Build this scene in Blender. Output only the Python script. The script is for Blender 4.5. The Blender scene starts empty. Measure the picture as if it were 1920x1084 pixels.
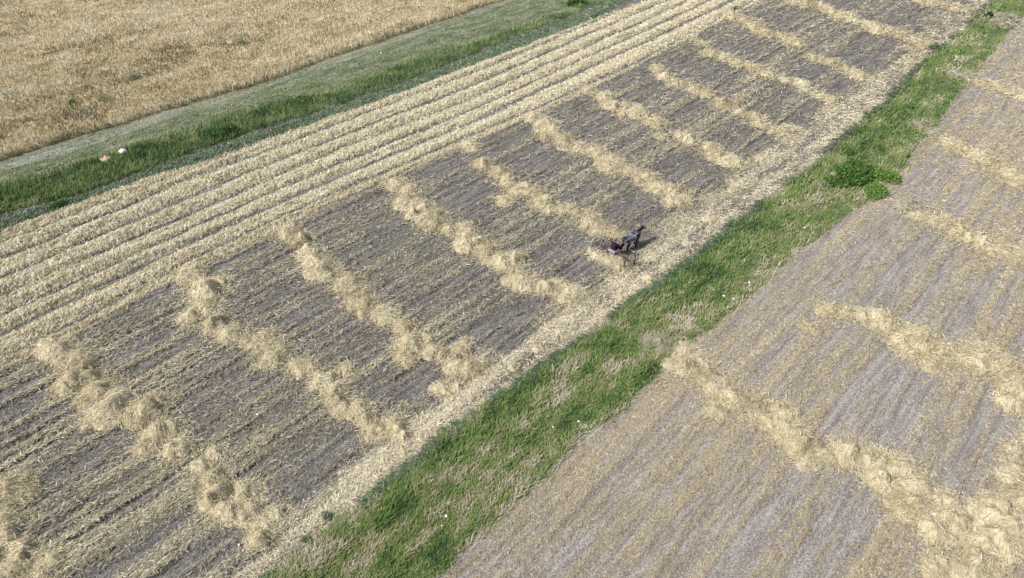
import bpy, math, random
import numpy as np
from mathutils import Vector, Matrix

# ------------------------------------------------------------------ camera, world, sun
# World axes: X runs along the field strips, Y across them (towards the wheat), Z up.
H = 30.0                      # flying height of the camera
F = 1330.0                    # focal length in pixels of a 1920 px wide picture
PITCH = math.radians(37.2)
AZ = math.radians(48.0)       # angle between the camera's right axis and the strips
sc = bpy.context.scene
C = sc.collection
cam_d = bpy.data.cameras.new('camera')
cam = bpy.data.objects.new('camera', cam_d); C.objects.link(cam); sc.camera = cam
cam_d.sensor_width = 36.0; cam_d.lens = F/1920*36.0
cam_d.clip_start = 0.5; cam_d.clip_end = 6000
fwd = Vector((math.sin(AZ)*math.cos(PITCH), math.cos(AZ)*math.cos(PITCH), -math.sin(PITCH)))
cam.location = (0, 0, H)
cam.rotation_euler = fwd.to_track_quat('-Z', 'Y').to_euler()

SUN_EL = math.radians(47)
sdir = Vector((0.897, -0.44, 0)).normalized()            # the way the light travels over the ground
light_vec = Vector((sdir.x*math.cos(SUN_EL), sdir.y*math.cos(SUN_EL), -math.sin(SUN_EL)))
ld = bpy.data.lights.new('sun', 'SUN'); ld.energy = 4.6; ld.angle = math.radians(0.9); ld.color = (1.0, .96, .90)
lo = bpy.data.objects.new('sun', ld); C.objects.link(lo)
lo.rotation_euler = light_vec.to_track_quat('-Z', 'Y').to_euler(); lo.location = (0, 0, 80)
w = bpy.data.worlds.new('World'); sc.world = w; w.use_nodes = True
wn = w.node_tree; wn.nodes.clear()
sky = wn.nodes.new('ShaderNodeTexSky'); sky.sky_type = 'NISHITA'; sky.sun_disc = False
sky.sun_elevation = SUN_EL; sky.sun_rotation = math.atan2(-sdir.x, -sdir.y)
sky.dust_density = 2.0
bg = wn.nodes.new('ShaderNodeBackground'); bg.inputs[1].default_value = 0.105
wo = wn.nodes.new('ShaderNodeOutputWorld')
wn.links.new(sky.outputs[0], bg.inputs[0]); wn.links.new(bg.outputs[0], wo.inputs[0])
sc.view_settings.view_transform = 'Standard'; sc.view_settings.look = 'None'
sc.view_settings.exposure = 0.32; sc.view_settings.gamma = 1.0; sc.view_settings.use_curve_mapping = False
sc.render.engine = 'CYCLES'
sc.cycles.max_bounces = 4; sc.cycles.diffuse_bounces = 3

rng = np.random.default_rng(7)
random.seed(7)

# ------------------------------------------------------------------ survey: picture point -> ground point
sp_, cp_ = math.sin(PITCH), math.cos(PITCH)
sa_, ca_ = math.sin(AZ), math.cos(AZ)
def G(X, Y):
    X = np.asarray(X, float); Y = np.asarray(Y, float)
    s = (X-960)/F; t = (Y-542)/F
    dn = sp_+t*cp_; fw = cp_-t*sp_
    x = H*s/dn; y = H*fw/dn
    return x*ca_+y*sa_, -x*sa_+y*ca_
def dist(u, v): return np.sqrt(u*u+v*v+H*H)

# ------------------------------------------------------------------ numeric noise
def _h(ix, iy, seed):
    n = (ix.astype(np.int64)*374761393+iy.astype(np.int64)*668265263+(seed*104729 % 1000003)*7919)&0x7fffffff
    n = ((n ^ (n >> 13))*1274126177)&0x7fffffff
    n = ((n ^ (n >> 15))*1911520717)&0x7fffffff
    return ((n ^ (n >> 16))&0xffff)/65535.0
def vn(x, y, seed=0):
    x = np.asarray(x, float); y = np.asarray(y, float)+0*x; x = x+0*y
    ix = np.floor(x); iy = np.floor(y); fx = x-ix; fy = y-iy
    fx = fx*fx*(3-2*fx); fy = fy*fy*(3-2*fy)
    a = _h(ix, iy, seed); b = _h(ix+1, iy, seed); c = _h(ix, iy+1, seed); d = _h(ix+1, iy+1, seed)
    return (a*(1-fx)+b*fx)*(1-fy)+(c*(1-fx)+d*fx)*fy
def fbm(x, y, seed=0, o=4):
    s = 0; a = .5; t = 0
    for k in range(o):
        s = s+a*vn(np.asarray(x)*2**k+13.7*k, np.asarray(y)*2**k-5.1*k, seed+k); t += a; a *= .55
    return s/t
def sstep(a, b, x): t = np.clip((x-a)/(b-a), 0, 1); return t*t*(3-2*t)

# ------------------------------------------------------------------ field boundaries (traced, then laid on the ground)
def curve(pts):
    p = np.array(pts, float); u, v = G(p[:, 0], p[:, 1]); o = np.argsort(u); return u[o], v[o]
def bnd(c, seed, amp=.18):
    tu = np.arange(-40, 220, .1)
    tv = np.interp(tu, c[0], c[1])+amp*(fbm(tu*.6, 0*tu, seed, 3)-.5)*2
    return lambda u: np.interp(u, tu, tv)
cB1 = curve([(0,300),(120,265),(250,225),(335,200),(480,160),(640,103),(795,52),(930,6)])
cB2 = curve([(0,320),(120,288),(250,245),(335,215),(480,170),(640,116),(795,60),(930,12)])
cB3 = curve([(0,352),(100,330),(200,292),(300,262),(400,230),(480,207),(640,168),(750,122),(900,78),(1050,30),(1110,2)])
cB4 = curve([(0,402),(100,380),(200,347),(320,303),(480,247),(640,197),(756,156),(872,110),(970,70),(1080,28),(1140,0)])
cB5 = curve([(0,432),(100,397),(200,360),(300,325),(400,297),(480,267),(640,211),(756,176),(872,132),(970,93),(1086,52),(1179,0)])
cS = [curve(a) for a in (
  [(0,458),(212,375),(300,345),(480,274),(640,217)],
  [(0,492),(100,452),(150,425),(225,395),(312,355),(385,325),(480,292),(640,232),(900,136),(1212,0)],
  [(0,527),(480,320),(640,260),(900,160),(1257,0)],
  [(0,560),(480,350),(640,281),(900,181),(1300,0)],
  [(0,598),(480,375),(640,308),(900,204),(1340,0)],
  [(0,633),(480,402),(640,333),(900,228),(1385,0)],
  [(0,670),(53,650),(143,607),(233,557),(360,487),(547,400),(640,358),(900,251),(1040,192),(1195,120),(1285,72),(1420,0)],
  [(0,702),(100,650),(213,590),(350,520),(510,437),(640,374),(900,263),(1080,185),(1285,80),(1435,0)])]
cL1 = curve([(430,1084),(700,850),(850,740),(1100,570),(1300,390),(1500,240),(1700,100)])
cB6 = curve([(540,1070),(640,985),(680,955),(750,890),(817,842),(880,787),(942,745),(1073,663),(1173,587),(1273,513),(1340,460),(1413,403),(1480,345),(1550,300),(1615,235),(1665,195),(1740,112),(1800,67),(1865,0)])
cB7 = curve([(817,1084),(888,1012),(1016,891),(1101,817),(1172,767),(1245,690),(1313,630),(1413,550),(1493,477),(1580,413),(1685,327),(1730,267),(1790,185),(1835,135),(1902,47)])
b1 = bnd(cB1, 11, .25); b2 = bnd(cB2, 12, .3); b3 = bnd(cB3, 13, .5); b4 = bnd(cB4, 14, .3); b5 = bnd(cB5, 15, .25)
b6 = bnd(cB6, 16, .35); b7 = bnd(cB7, 17, .3); bL1 = bnd(cL1, 18, .8)
bS = [bnd(c, 20+i, .14) for i, c in enumerate(cS)]
cB0 = curve([(-200,62),(0,14),(50,2)])
b0 = lambda u: float(cB0[1].mean())+1.5*vn(np.asarray(u, float)*.1, 0*np.asarray(u, float), 19)

def lines(u, v):
    """0..1, long narrow bands along the strips: mower and drill rows"""
    wv = v+.25*vn(u*.06, v*.2, 36)
    a = vn(u*.035, wv*1.25, 37); b = vn(u*.05+7, wv*3.0, 40); c = vn(u*.12+3, wv*6.0, 48)
    return sstep(.15, .85, np.clip(.5+1.7*(.26*a+.37*b+.37*c-.5), 0, 1))
def furrow(u, v):
    wv = v+.25*vn(u*.06, v*.2, 36)
    return np.maximum(sstep(.66, .82, vn(u*.06+5, wv*3.3, 38))*sstep(.25, .5, vn(u*.2, v*.9, 39)), .8*sstep(.72, .86, vn(u*.09+9, wv*5.0, 49)))
# relief common to all ground sheets
def hgt(u, v):
    strip = sstep(b7(u)-.8, b7(u)+.8, v)*(1-sstep(b6(u)-.6, b6(u)+.6, v))
    verge = sstep(b5(u), b5(u)+1.2, v)*(1-sstep(b2(u)-1, b2(u), v))
    fld = sstep(b6(u), b6(u)+.5, v)*(1-sstep(b5(u)-.5, b5(u), v))
    rf = 1-sstep(b7(u)-.5, b7(u), v)
    z = .35*(fbm(u*.03, v*.03, 30, 2)-.5)
    z = z+.10*(fbm(u*.25, v*.5, 31, 3)-.5)
    z = z+strip*(.10+.35*(fbm(u*.5, v*.9, 32, 3)-.5))+verge*(.05+.2*(fbm(u*.4, v*.8, 33, 3)-.5))
    z = z+(fld*.13+rf*.06)*(lines(u, v)-.5)
    z = z+(fld*.13+rf*.07)*(fbm(u*1.5, v*3.6, 35, 3)-.5)-(fld*.07+rf*.03)*furrow(u, v)
    return z
def hg1(u, v): return float(hgt(np.array([u]), np.array([v]))[0])

# how much straw lies on the ground (0..1) in the two stubble fields
def straw_cover(u, v):
    s2 = fbm(u*.5, v*2.5, 42, 3); s3 = fbm(u*.05, v*.22, 43, 2)
    d = .28+.66*(lines(u, v)-.5)+.7*(s2-.5)+.6*(s3-.5)+.06*sstep(35, 75, u)
    d = d*(1-.9*furrow(u, v))
    head = 1-sstep(bL1(u)-1.0, bL1(u)+.6, v-1.2+3.2*(fbm(u*.4, v*.4, 44, 3)-.5))
    head = head*sstep(b6(u)-.1, b6(u)+.4, v)
    d = d*(1-head)+head*(.66+.25*(lines(u, v)-.5)+1.5*(fbm(u*.4, v*1.1, 45, 4)-.5))
    g = b6(u)+2.3+.3*np.sin(u*.11)
    groove = np.exp(-((v-g)/.2)**2)*sstep(.45, .6, vn(u*.12, 0*u, 46))
    g2 = np.exp(-((v-(b6(u)+.35))/.25)**2)*.6
    sw = sstep(bS[7](u)-.2, bS[7](u)+.3, v)
    return np.clip(d*(1-.9*groove)*(1-g2)*(1-.7*sw), 0, 1)
def straw_cover_r(u, v):
    s2 = fbm(u*.5, v*2.2, 52, 3); s3 = fbm(u*.06, v*.2, 53, 2)
    return np.clip((.33+.55*(lines(u, v)-.5)+.5*(s2-.5)+.6*(s3-.5)+.08*sstep(35, 60, u))*(1-.6*furrow(u, v)), 0, 1)

# ------------------------------------------------------------------ materials
def mat(name):
    m = bpy.data.materials.new(name); m.use_nodes = True; nt = m.node_tree; nt.nodes.clear()
    o = nt.nodes.new('ShaderNodeOutputMaterial'); b = nt.nodes.new('ShaderNodeBsdfPrincipled')
    nt.links.new(b.outputs[0], o.inputs[0]); b.inputs['Roughness'].default_value = .85
    b.inputs['Specular IOR Level'].default_value = .15
    return m, nt, b
def N(nt, t, **k):
    n = nt.nodes.new(t)
    for a, v in k.items(): setattr(n, a, v)
    return n
def ramp(nt, fac, stops, interp='LINEAR'):
    r = N(nt, 'ShaderNodeValToRGB'); r.color_ramp.interpolation = interp
    e = r.color_ramp.elements
    while len(e) < len(stops): e.new(.5)
    for i, (p, c) in enumerate(stops): e[i].position = p; e[i].color = (*c, 1)
    nt.links.new(fac, r.inputs[0]); return r.outputs[0]
def noise(nt, scale, sx=1, sy=1, sz=1, detail=4, rough=.6, off=0, obj=False):
    tc = N(nt, 'ShaderNodeTexCoord') if obj else N(nt, 'ShaderNodeNewGeometry')
    mp = N(nt, 'ShaderNodeMapping'); mp.inputs['Scale'].default_value = (sx, sy, sz); mp.inputs['Location'].default_value = (off, off*1.3, 0)
    nt.links.new(tc.outputs['Object' if obj else 'Position'], mp.inputs[0])
    n = N(nt, 'ShaderNodeTexNoise'); n.inputs['Scale'].default_value = scale; n.inputs['Detail'].default_value = detail; n.inputs['Roughness'].default_value = rough
    nt.links.new(mp.outputs[0], n.inputs['Vector']); return n.outputs['Fac']
def attr(nt, name):
    a = N(nt, 'ShaderNodeAttribute'); a.attribute_name = name; return a.outputs['Fac']
def math_(nt, op, a, b=None, c=None):
    m = N(nt, 'ShaderNodeMath', operation=op)
    for i, x in enumerate((a, b, c)):
        if x is None: continue
        if isinstance(x, (int, float)): m.inputs[i].default_value = x
        else: nt.links.new(x, m.inputs[i])
    return m.outputs[0]
def mixc(nt, fac, a, b, mode='MIX'):
    m = N(nt, 'ShaderNodeMix', data_type='RGBA', blend_type=mode)
    for s, x in ((m.inputs['Factor'], fac), (m.inputs['A'], a), (m.inputs['B'], b)):
        if isinstance(x, (int, float)): s.default_value = x
        elif isinstance(x, tuple): s.default_value = (*x, 1)
        else: nt.links.new(x, s)
    return m.outputs['Result']
def maprange(nt, x, a, b, c=0, d=1):
    m = N(nt, 'ShaderNodeMapRange'); m.inputs[1].default_value = a; m.inputs[2].default_value = b; m.inputs[3].default_value = c; m.inputs[4].default_value = d
    nt.links.new(x, m.inputs[0]); return m.outputs[0]
def bump(nt, b, h, strength, distance):
    bp = N(nt, 'ShaderNodeBump'); bp.inputs['Strength'].default_value = strength; bp.inputs['Distance'].default_value = distance
    nt.links.new(h, bp.inputs['Height']); nt.links.new(bp.outputs[0], b.inputs['Normal'])

def field_mat(name, soil, litter, green):
    m, nt, b = mat(name)
    big = noise(nt, .12, 1, 1, 1, 4)
    st = noise(nt, 1.0, .3, 3.2, 1, 5, .6, 5)
    fine = noise(nt, 5, .8, 1.15, 1, 6, 1.0, 9)
    grain = noise(nt, 11, 1, 1, 1, 3, .8, 2)
    soilc = ramp(nt, math_(nt, 'MULTIPLY_ADD', st, .22, math_(nt, 'MULTIPLY_ADD', grain, .43, math_(nt, 'MULTIPLY', fine, .35))), [(.43, soil[0]), (.5, soil[1]), (.58, soil[2])])
    soilc = mixc(nt, maprange(nt, big, .52, .68, 0, .35), soilc, green)
    lit = ramp(nt, fine, [(.38, litter[0]), (.5, litter[1]), (.63, litter[2])])
    k = math_(nt, 'ADD', attr(nt, 'straw'), math_(nt, 'MULTIPLY', math_(nt, 'SUBTRACT', fine, .5), 2.2))
    col = mixc(nt, maprange(nt, k, .38, .72, 0, .85), soilc, lit)
    nt.links.new(col, b.inputs['Base Color'])
    hh = math_(nt, 'ADD', math_(nt, 'MULTIPLY', st, .5), fine)
    bump(nt, b, math_(nt, 'ADD', hh, grain), 1.0, .09)
    return m
M = {}
M['raked'] = field_mat('stubble soil', ((.055,.051,.047), (.175,.160,.145), (.42,.385,.345)), ((.22,.19,.13), (.40,.355,.255), (.62,.56,.43)), (.15,.155,.10))
M['right'] = field_mat('pale stubble soil', ((.17,.15,.135), (.345,.31,.28), (.60,.55,.50)), ((.27,.22,.15), (.42,.36,.26), (.60,.53,.41)), (.21,.20,.12))
def grassy(name, stops, sx=1, sy=1):
    m, nt, b = mat(name)
    a = noise(nt, .5, sx, sy, 1, 7, .8); f = noise(nt, 5, 1, 1, 1, 5, .9, 3)
    c = ramp(nt, math_(nt, 'MULTIPLY_ADD', a, .65, math_(nt, 'MULTIPLY', f, .35)), stops)
    nt.links.new(c, b.inputs['Base Color']); bump(nt, b, f, .8, .08); return m
M['strip'] = grassy('strip turf', [(.40,(.05,.08,.03)), (.5,(.12,.145,.06)), (.60,(.24,.22,.13))], .5, 1.2)
M['verge'] = grassy('verge turf', [(.41,(.055,.085,.04)), (.5,(.135,.155,.095)), (.585,(.28,.265,.21))], .7, 1.6)
M['path'] = grassy('trodden path', [(.40,(.12,.145,.09)), (.5,(.215,.22,.17)), (.60,(.34,.325,.285))], .4, 1.5)
M['wheatsoil'] = grassy('wheat soil', [(.3,(.10,.075,.04)), (.5,(.17,.125,.06)), (.7,(.24,.18,.09))])
M['pasture'] = grassy('far pasture', [(.35,(.09,.11,.06)), (.5,(.16,.16,.12)), (.65,(.24,.22,.19))], .4, 1)
M['canopy'] = grassy('wheat canopy', [(.38,(.20,.165,.10)), (.5,(.38,.31,.19)), (.62,(.55,.47,.32))], .6, 1.2)

def strand_mat(name, stops, rough=.6, spec=.25, transl=0.0):
    m, nt, b = mat(name)
    c = ramp(nt, attr(nt, 'tone'), stops)
    nt.links.new(c, b.inputs['Base Color']); b.inputs['Roughness'].default_value = rough; b.inputs['Specular IOR Level'].default_value = spec
    if transl:
        t = N(nt, 'ShaderNodeBsdfTranslucent'); nt.links.new(c, t.inputs[0])
        mx = N(nt, 'ShaderNodeMixShader'); mx.inputs[0].default_value = transl
        o = [n for n in nt.nodes if n.type == 'OUTPUT_MATERIAL'][0]
        nt.links.new(b.outputs[0], mx.inputs[1]); nt.links.new(t.outputs[0], mx.inputs[2]); nt.links.new(mx.outputs[0], o.inputs[0])
    return m
M['straw'] = strand_mat('straw', [(0,(.28,.23,.13)), (.25,(.44,.375,.235)), (.5,(.61,.54,.365)), (.75,(.72,.66,.48)), (1,(.84,.80,.66))], transl=.2)
M['litter'] = strand_mat('weathered straw', [(0,(.12,.11,.09)), (.25,(.26,.235,.16)), (.5,(.46,.41,.285)), (.75,(.64,.565,.40)), (1,(.78,.71,.54))], transl=.15)
M['litter_r'] = strand_mat('tan stubble', [(0,(.20,.17,.13)), (.25,(.37,.30,.175)), (.5,(.52,.44,.28)), (.75,(.65,.58,.42)), (1,(.78,.73,.60))], transl=.15)
M['grey_hay'] = strand_mat('grey dried grass', [(0,(.17,.17,.11)), (.5,(.40,.37,.28)), (1,(.62,.57,.45))], transl=.15)
M['grass'] = strand_mat('grass blades', [(0,(.04,.075,.028)), (.22,(.085,.15,.04)), (.45,(.15,.235,.06)), (.66,(.23,.265,.095)), (.84,(.33,.305,.18)), (1,(.52,.48,.36))], transl=.25)
M['fresh_grass'] = strand_mat('fresh tall grass', [(0,(.035,.07,.027)), (.35,(.085,.15,.048)), (.7,(.17,.24,.08)), (1,(.32,.33,.18))], transl=.3)
M['mown_grass'] = strand_mat('mown blue green grass', [(0,(.045,.08,.04)), (.45,(.13,.18,.105)), (.75,(.25,.27,.18)), (1,(.40,.38,.30))], transl=.2)
M['weed'] = strand_mat('weed leaves', [(0,(.025,.055,.018)), (.5,(.06,.13,.03)), (1,(.16,.28,.05))], transl=.25)
M['wheat'] = strand_mat('ripe wheat', [(0,(.17,.19,.12)), (.2,(.31,.265,.16)), (.45,(.50,.425,.245)), (.7,(.65,.58,.39)), (1,(.78,.73,.62))], transl=.2)

# ------------------------------------------------------------------ mesh helpers
def build(name, V, Fc, m, parent=None, loc=(0,0,0), attrs=None, smooth=False, kind=None, label=None, cat=None, group=None):
    V = np.asarray(V, np.float32); Fc = np.asarray(Fc, np.int32)
    me = bpy.data.meshes.new(name); k = Fc.shape[1]
    me.vertices.add(len(V)); me.vertices.foreach_set('co', V.ravel())
    me.loops.add(Fc.size); me.loops.foreach_set('vertex_index', Fc.ravel())
    me.polygons.add(len(Fc)); me.polygons.foreach_set('loop_start', np.arange(0, Fc.size, k, dtype=np.int32))
    me.polygons.foreach_set('loop_total', np.full(len(Fc), k, np.int32))
    if smooth: me.polygons.foreach_set('use_smooth', np.ones(len(Fc), bool))
    for an, av in (attrs or {}).items():
        a = me.attributes.new(an, 'FLOAT', 'POINT'); a.data.foreach_set('value', np.asarray(av, np.float32))
    me.update(calc_edges=True)
    if m: me.materials.append(m)
    o = bpy.data.objects.new(name, me); C.objects.link(o); o.location = loc
    if parent: o.parent = parent
    for a, b_ in (('kind', kind), ('label', label), ('category', cat), ('group', group)):
        if b_: o[a] = b_
    return o
def empty(name, loc, label, cat, group=None, rz=0):
    o = bpy.data.objects.new(name, None); C.objects.link(o); o.location = loc; o.rotation_euler = (0, 0, rz)
    o.empty_display_size = .3
    o['label'] = label; o['category'] = cat
    if group: o['group'] = group
    return o
def grid_faces(nu, nv):
    i = np.arange((nu-1)*(nv-1)); a = (i//(nv-1))*nv+i % (nv-1)
    return np.stack([a, a+nv, a+nv+1, a+1], 1)

def strands(P, ang, pit, L, W, arch, roll, tone):
    """needle shaped ribbons; P base point (n,3). Two triangles each."""
    n = len(P); d = np.stack([np.cos(ang)*np.cos(pit), np.sin(ang)*np.cos(pit), np.sin(pit)], 1)
    s = np.stack([-np.sin(ang), np.cos(ang), 0*ang], 1)
    up = np.cross(d, s)
    s = s*np.cos(roll)[:, None]+up*np.sin(roll)[:, None]
    mid = P+d*(L*.5)[:, None]; mid[:, 2] += arch
    tip = P+d*L[:, None]
    V = np.empty((n, 4, 3)); V[:, 0] = P; V[:, 1] = mid-s*(W*.5)[:, None]; V[:, 2] = mid+s*(W*.5)[:, None]; V[:, 3] = tip
    k = np.arange(n)*4
    Fc = np.concatenate([np.stack([k, k+1, k+2], 1), np.stack([k+1, k+3, k+2], 1)])
    return V.reshape(-1, 3), Fc, np.repeat(np.clip(tone, 0, 1), 4)
def px(u, v): return dist(u, v)/709.0          # metres per picture pixel at that place
def scatter(n, margin=.10):
    """ground points spread evenly over what an aerial eye near here sees, denser nearby"""
    X = rng.uniform(-1920*margin, 1920*(1+margin), n); Y = rng.uniform(-1084*margin*.4, 1084*(1+margin), n)
    return G(X, Y)

# ------------------------------------------------------------------ ground sheets
ug = np.concatenate([np.array([-900, -500, -250, -120, -60, -35]), np.arange(-20, 60, .3), np.arange(60, 150, .45), np.array([155, 170, 200, 260, 400, 700, 1400])])
def sheet(name, lo, hi, nv, m, covf=None, warp=None):
    t = np.linspace(0, 1, nv) if warp is None else warp
    U = np.repeat(ug[:, None], len(t), 1); lo_ = lo(ug)[:, None]; hi_ = hi(ug)[:, None]
    Vv = lo_*(1-t)+hi_*t
    Z = hgt(U.ravel(), Vv.ravel())
    far = np.clip((np.abs(U.ravel())-160)/100, 0, 1)
    Z = Z*(1-far)
    at = {'straw': covf(U.ravel(), Vv.ravel())} if covf else None
    return build(name, np.stack([U.ravel(), Vv.ravel(), Z], 1), grid_faces(len(ug), len(t)), m, kind='structure', attrs=at, smooth=True)
k1 = lambda c: (lambda u: c+0*np.asarray(u, float))
build('ground', [(-3000,-3000,-.6), (3000,-3000,-.6), (3000,3000,-.6), (-3000,3000,-.6)], [(0,1,2,3)], M['pasture'], kind='structure')
sheet('neighbouring_field', k1(-900), k1(-16), 8, M['right'], straw_cover_r)
sheet('stubble_field', k1(-16), b7, 170, M['right'], straw_cover_r)
sheet('grass_strip', b7, b6, 36, M['strip'])
sheet('raked_field', b6, b5, 225, M['raked'], straw_cover)
sheet('grass_verge', b5, b2, 50, M['verge'])
sheet('dirt_path', b2, b1, 8, M['path'])
sheet('wheat_soil', b1, b0, 16, M['wheatsoil'])
sheet('pasture', b0, k1(1500), 12, M['pasture'], warp=np.linspace(0, 1, 12)**3)

# ------------------------------------------------------------------ loose straw and stubble (nobody could count it)
def lying(u, v, zoff, base_ang, spread, tone, Ls=(2.5, 7), Ws=(.35, .75), up=.15):
    n = len(u); p = px(u, v)
    L = np.clip(rng.uniform(*Ls, n)*p, .07, 1.0); W = np.clip(rng.uniform(*Ws, n)*p, .006, .10)
    ang = base_ang+rng.normal(0, spread, n); pit = rng.normal(.05, up, n)
    P = np.stack([u, v, hgt(u, v)+zoff], 1)
    return strands(P, ang, pit, L, W, rng.uniform(.0, .12, n)*L, rng.normal(0, .5, n), tone)
def join(parts):
    V = []; Fs = []; T = []; o = 0
    for a, b_, t in parts: V.append(a); Fs.append(b_+o); T.append(t); o += len(a)
    return np.concatenate(V), np.concatenate(Fs), np.concatenate(T)
u, v = scatter(2300000)
cls_f = (v > b6(u)+.05) & (v < b5(u)-.05); cls_r = v < b7(u)-.05
# raked field
cls_f &= (v < bS[7](u)+.2) | (rng.random(len(u)) < .25); fu, fv = u[cls_f], v[cls_f]; cov = straw_cover(fu, fv)
keep = rng.random(len(fu)) < np.clip(cov*1.15, 0, 1)*.62
fu, fv, cov = fu[keep], fv[keep], cov[keep]
head = fv < bL1(fu)
tone = np.clip(rng.normal(.38, .20, len(fu))+.45*(cov-.4)+.20*head+.5*(fbm(fu*.06, fv*1.1, 61)-.5), 0, 1)
V, Fc, T = lying(fu, fv, .015, np.where(rng.random(len(fu)) < .5, 0, math.pi), np.where(head, 1.1, .6), tone, Ls=(2.5, 7.5))
build('loose_straw', V, Fc, M['litter'], attrs={'tone': T}, kind='stuff', label='loose straw and cut stubble strewn over the raked field left of the green strip', cat='straw')
# right field
ru, rv = u[cls_r], v[cls_r]; cov = straw_cover_r(ru, rv)
keep = rng.random(len(ru)) < np.clip(cov, 0, 1)*.62
ru, rv, cov = ru[keep], rv[keep], cov[keep]
tone = np.clip(rng.normal(.40, .16, len(ru))+.35*(fbm(ru*.05, rv*1.6, 62)-.5)+.25*(cov-.4), 0, 1)
V, Fc, T = lying(ru, rv, .012, np.where(rng.random(len(ru)) < .5, 0, math.pi), .7, tone, Ls=(2, 5), Ws=(.35, .65))
build('stubble_litter', V, Fc, M['litter_r'], attrs={'tone': T}, kind='stuff', label='short tan stubble and straw bits on the pale field right of the green strip', cat='stubble')

# ------------------------------------------------------------------ grass
def blades(u, v, hgt_m, tone, lean_ang, lean, wk=(.4, .85), spread=.8):
    n = len(u); p = px(u, v)
    L = np.clip(hgt_m*rng.uniform(.6, 1.25, n), .05, 2); W = np.clip(rng.uniform(*wk, n)*p, .012, .13)
    ang = lean_ang+rng.normal(0, spread, n); pit = np.clip(math.pi/2-np.abs(rng.normal(lean, .3, n)), .05, 1.5)
    P = np.stack([u, v, hgt(u, v)-.02], 1)
    return strands(P, ang, pit, L, W, .12*L, rng.normal(0, .4, n), tone)
gu, gv = scatter(1250000)
m = (gv > b7(gu)+.75*fbm(gu*.6, gv*0, 66, 3)*rng.random(len(gu))-.1-.5*rng.random(len(gu))**6) & (gv < b6(gu)-.7*fbm(gu*.6, gv*0, 67, 3)*rng.random(len(gu))+.1+.5*rng.random(len(gu))**6) & (rng.random(len(gu)) < .45+.55*sstep(.35, .5, fbm(gu*.5, gv*1.2, 79, 3)))
su, sv = gu[m], gv[m]
t_ = (sv-b7(su))/(b6(su)-b7(su))
wobble = fbm(su*.35, sv*.8, 71, 4); mott = fbm(su*.12, sv*.3, 72, 3); dry = fbm(su*.22, sv*1.1, 73, 4)
farg = sstep(35, 55, su)
fin = fbm(su*1.3, sv*2.2, 78, 3)
lay = fbm(su*.18, sv*2.4, 70, 3)
tone = .47+.9*(wobble-.5)+.5*(mott-.5)+.9*(fin-.5)+.5*(lay-.5)*(1-.5*farg)+sstep(.48, .66, dry)*.26*(1-.6*farg)+rng.normal(0, .13, len(su))
worn = sstep(30, 38, su)*(1-sstep(56, 64, su))*sstep(.6, .35, t_)
tone = tone+sstep(.25, .0, t_)*.14*(1-sstep(70, 90, su))+.16*worn-.10*sstep(.5, .8, t_)*(1-farg)
hh = .16+.30*fbm(su*.4, sv*.8, 74, 3)+.25*sstep(.35, .8, t_)
kk = rng.random(len(su)) < .95-.35*worn
V, Fc, T = blades(su[kk], sv[kk], hh[kk], np.clip(tone[kk], 0, 1), .1, .95)
build('strip_grass', V, Fc, M['grass'], attrs={'tone': T}, kind='stuff', label='tangled green grass with dry blades growing along the strip between the fields', cat='grass')
# blue green fringe laid over the edge of the strip next to the raked field
m = (gv > b6(gu)-.7*fbm(gu*.5, gv*0, 75)-.1) & (rng.random(len(gu)) < .6) & (gv < b6(gu)+.55*fbm(gu*.7, gv*0, 76)+.05) & (fbm(gu*.3, gv*.8, 77) > .42)
V, Fc, T = lying(gu[m], gv[m], .16, 2.4, .6, rng.normal(.40, .2, m.sum()), Ls=(5, 11), Ws=(.7, 1.3))
build('flattened_grass', V, Fc, M['mown_grass'], attrs={'tone': T}, kind='stuff', label='bluish flattened grass along the upper edge of the green strip', cat='grass')
# verge: bright tall band
m = (gv > b4(gu)) & (gv < b3(gu)+.6*(rng.random(len(gu))-.5))
vu, vv = gu[m], gv[m]; tt = (vv-b4(vu))/(b3(vu)-b4(vu)+.01)
tone = .48+1.4*(fbm(vu*.5, vv*.8, 81, 4)-.5)+rng.normal(0, .09, len(vu))+.05*tt
tone = tone-.0*tt
V, Fc, T = blades(vu, vv, .55+.35*(fbm(vu*.5, vv*.9, 82)-.3), np.clip(tone, 0, 1), 0, .35)
build('tall_grass', V, Fc, M['fresh_grass'], attrs={'tone': T}, kind='stuff', label='bright green tall grass band between the wheat and the straw swaths', cat='grass')
# short grass between the band and the path
m = (gv > b3(gu)-.2) & (gv < b1(gu)) & (rng.random(len(gu)) < .8*(1-.55*sstep(.0, 1.0, (gv-b3(gu))/(b2(gu)-b3(gu)+.01))**2)*np.where(gv > b2(gu), .3+.6*sstep(.35, .6, fbm(gu*.2, gv*.9, 84, 3))+sstep(20, 45, gu), 1))
tone = rng.normal(.48, .2, m.sum())+1.7*(fbm(gu[m]*.35, gv[m]*1.3, 83)-.5)
tone = np.clip(tone+.10*sstep(.3, 1.0, (gv[m]-b3(gu[m]))/(b2(gu[m])-b3(gu[m])+.01)), 0, .95)
V, Fc, T = blades(gu[m], gv[m], .20+0*gu[m], tone, 0, .8)
build('short_grass', V, Fc, M['grass'], attrs={'tone': T}, kind='stuff', label='short grey green grass beside the narrow trodden path by the wheat', cat='grass')

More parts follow.
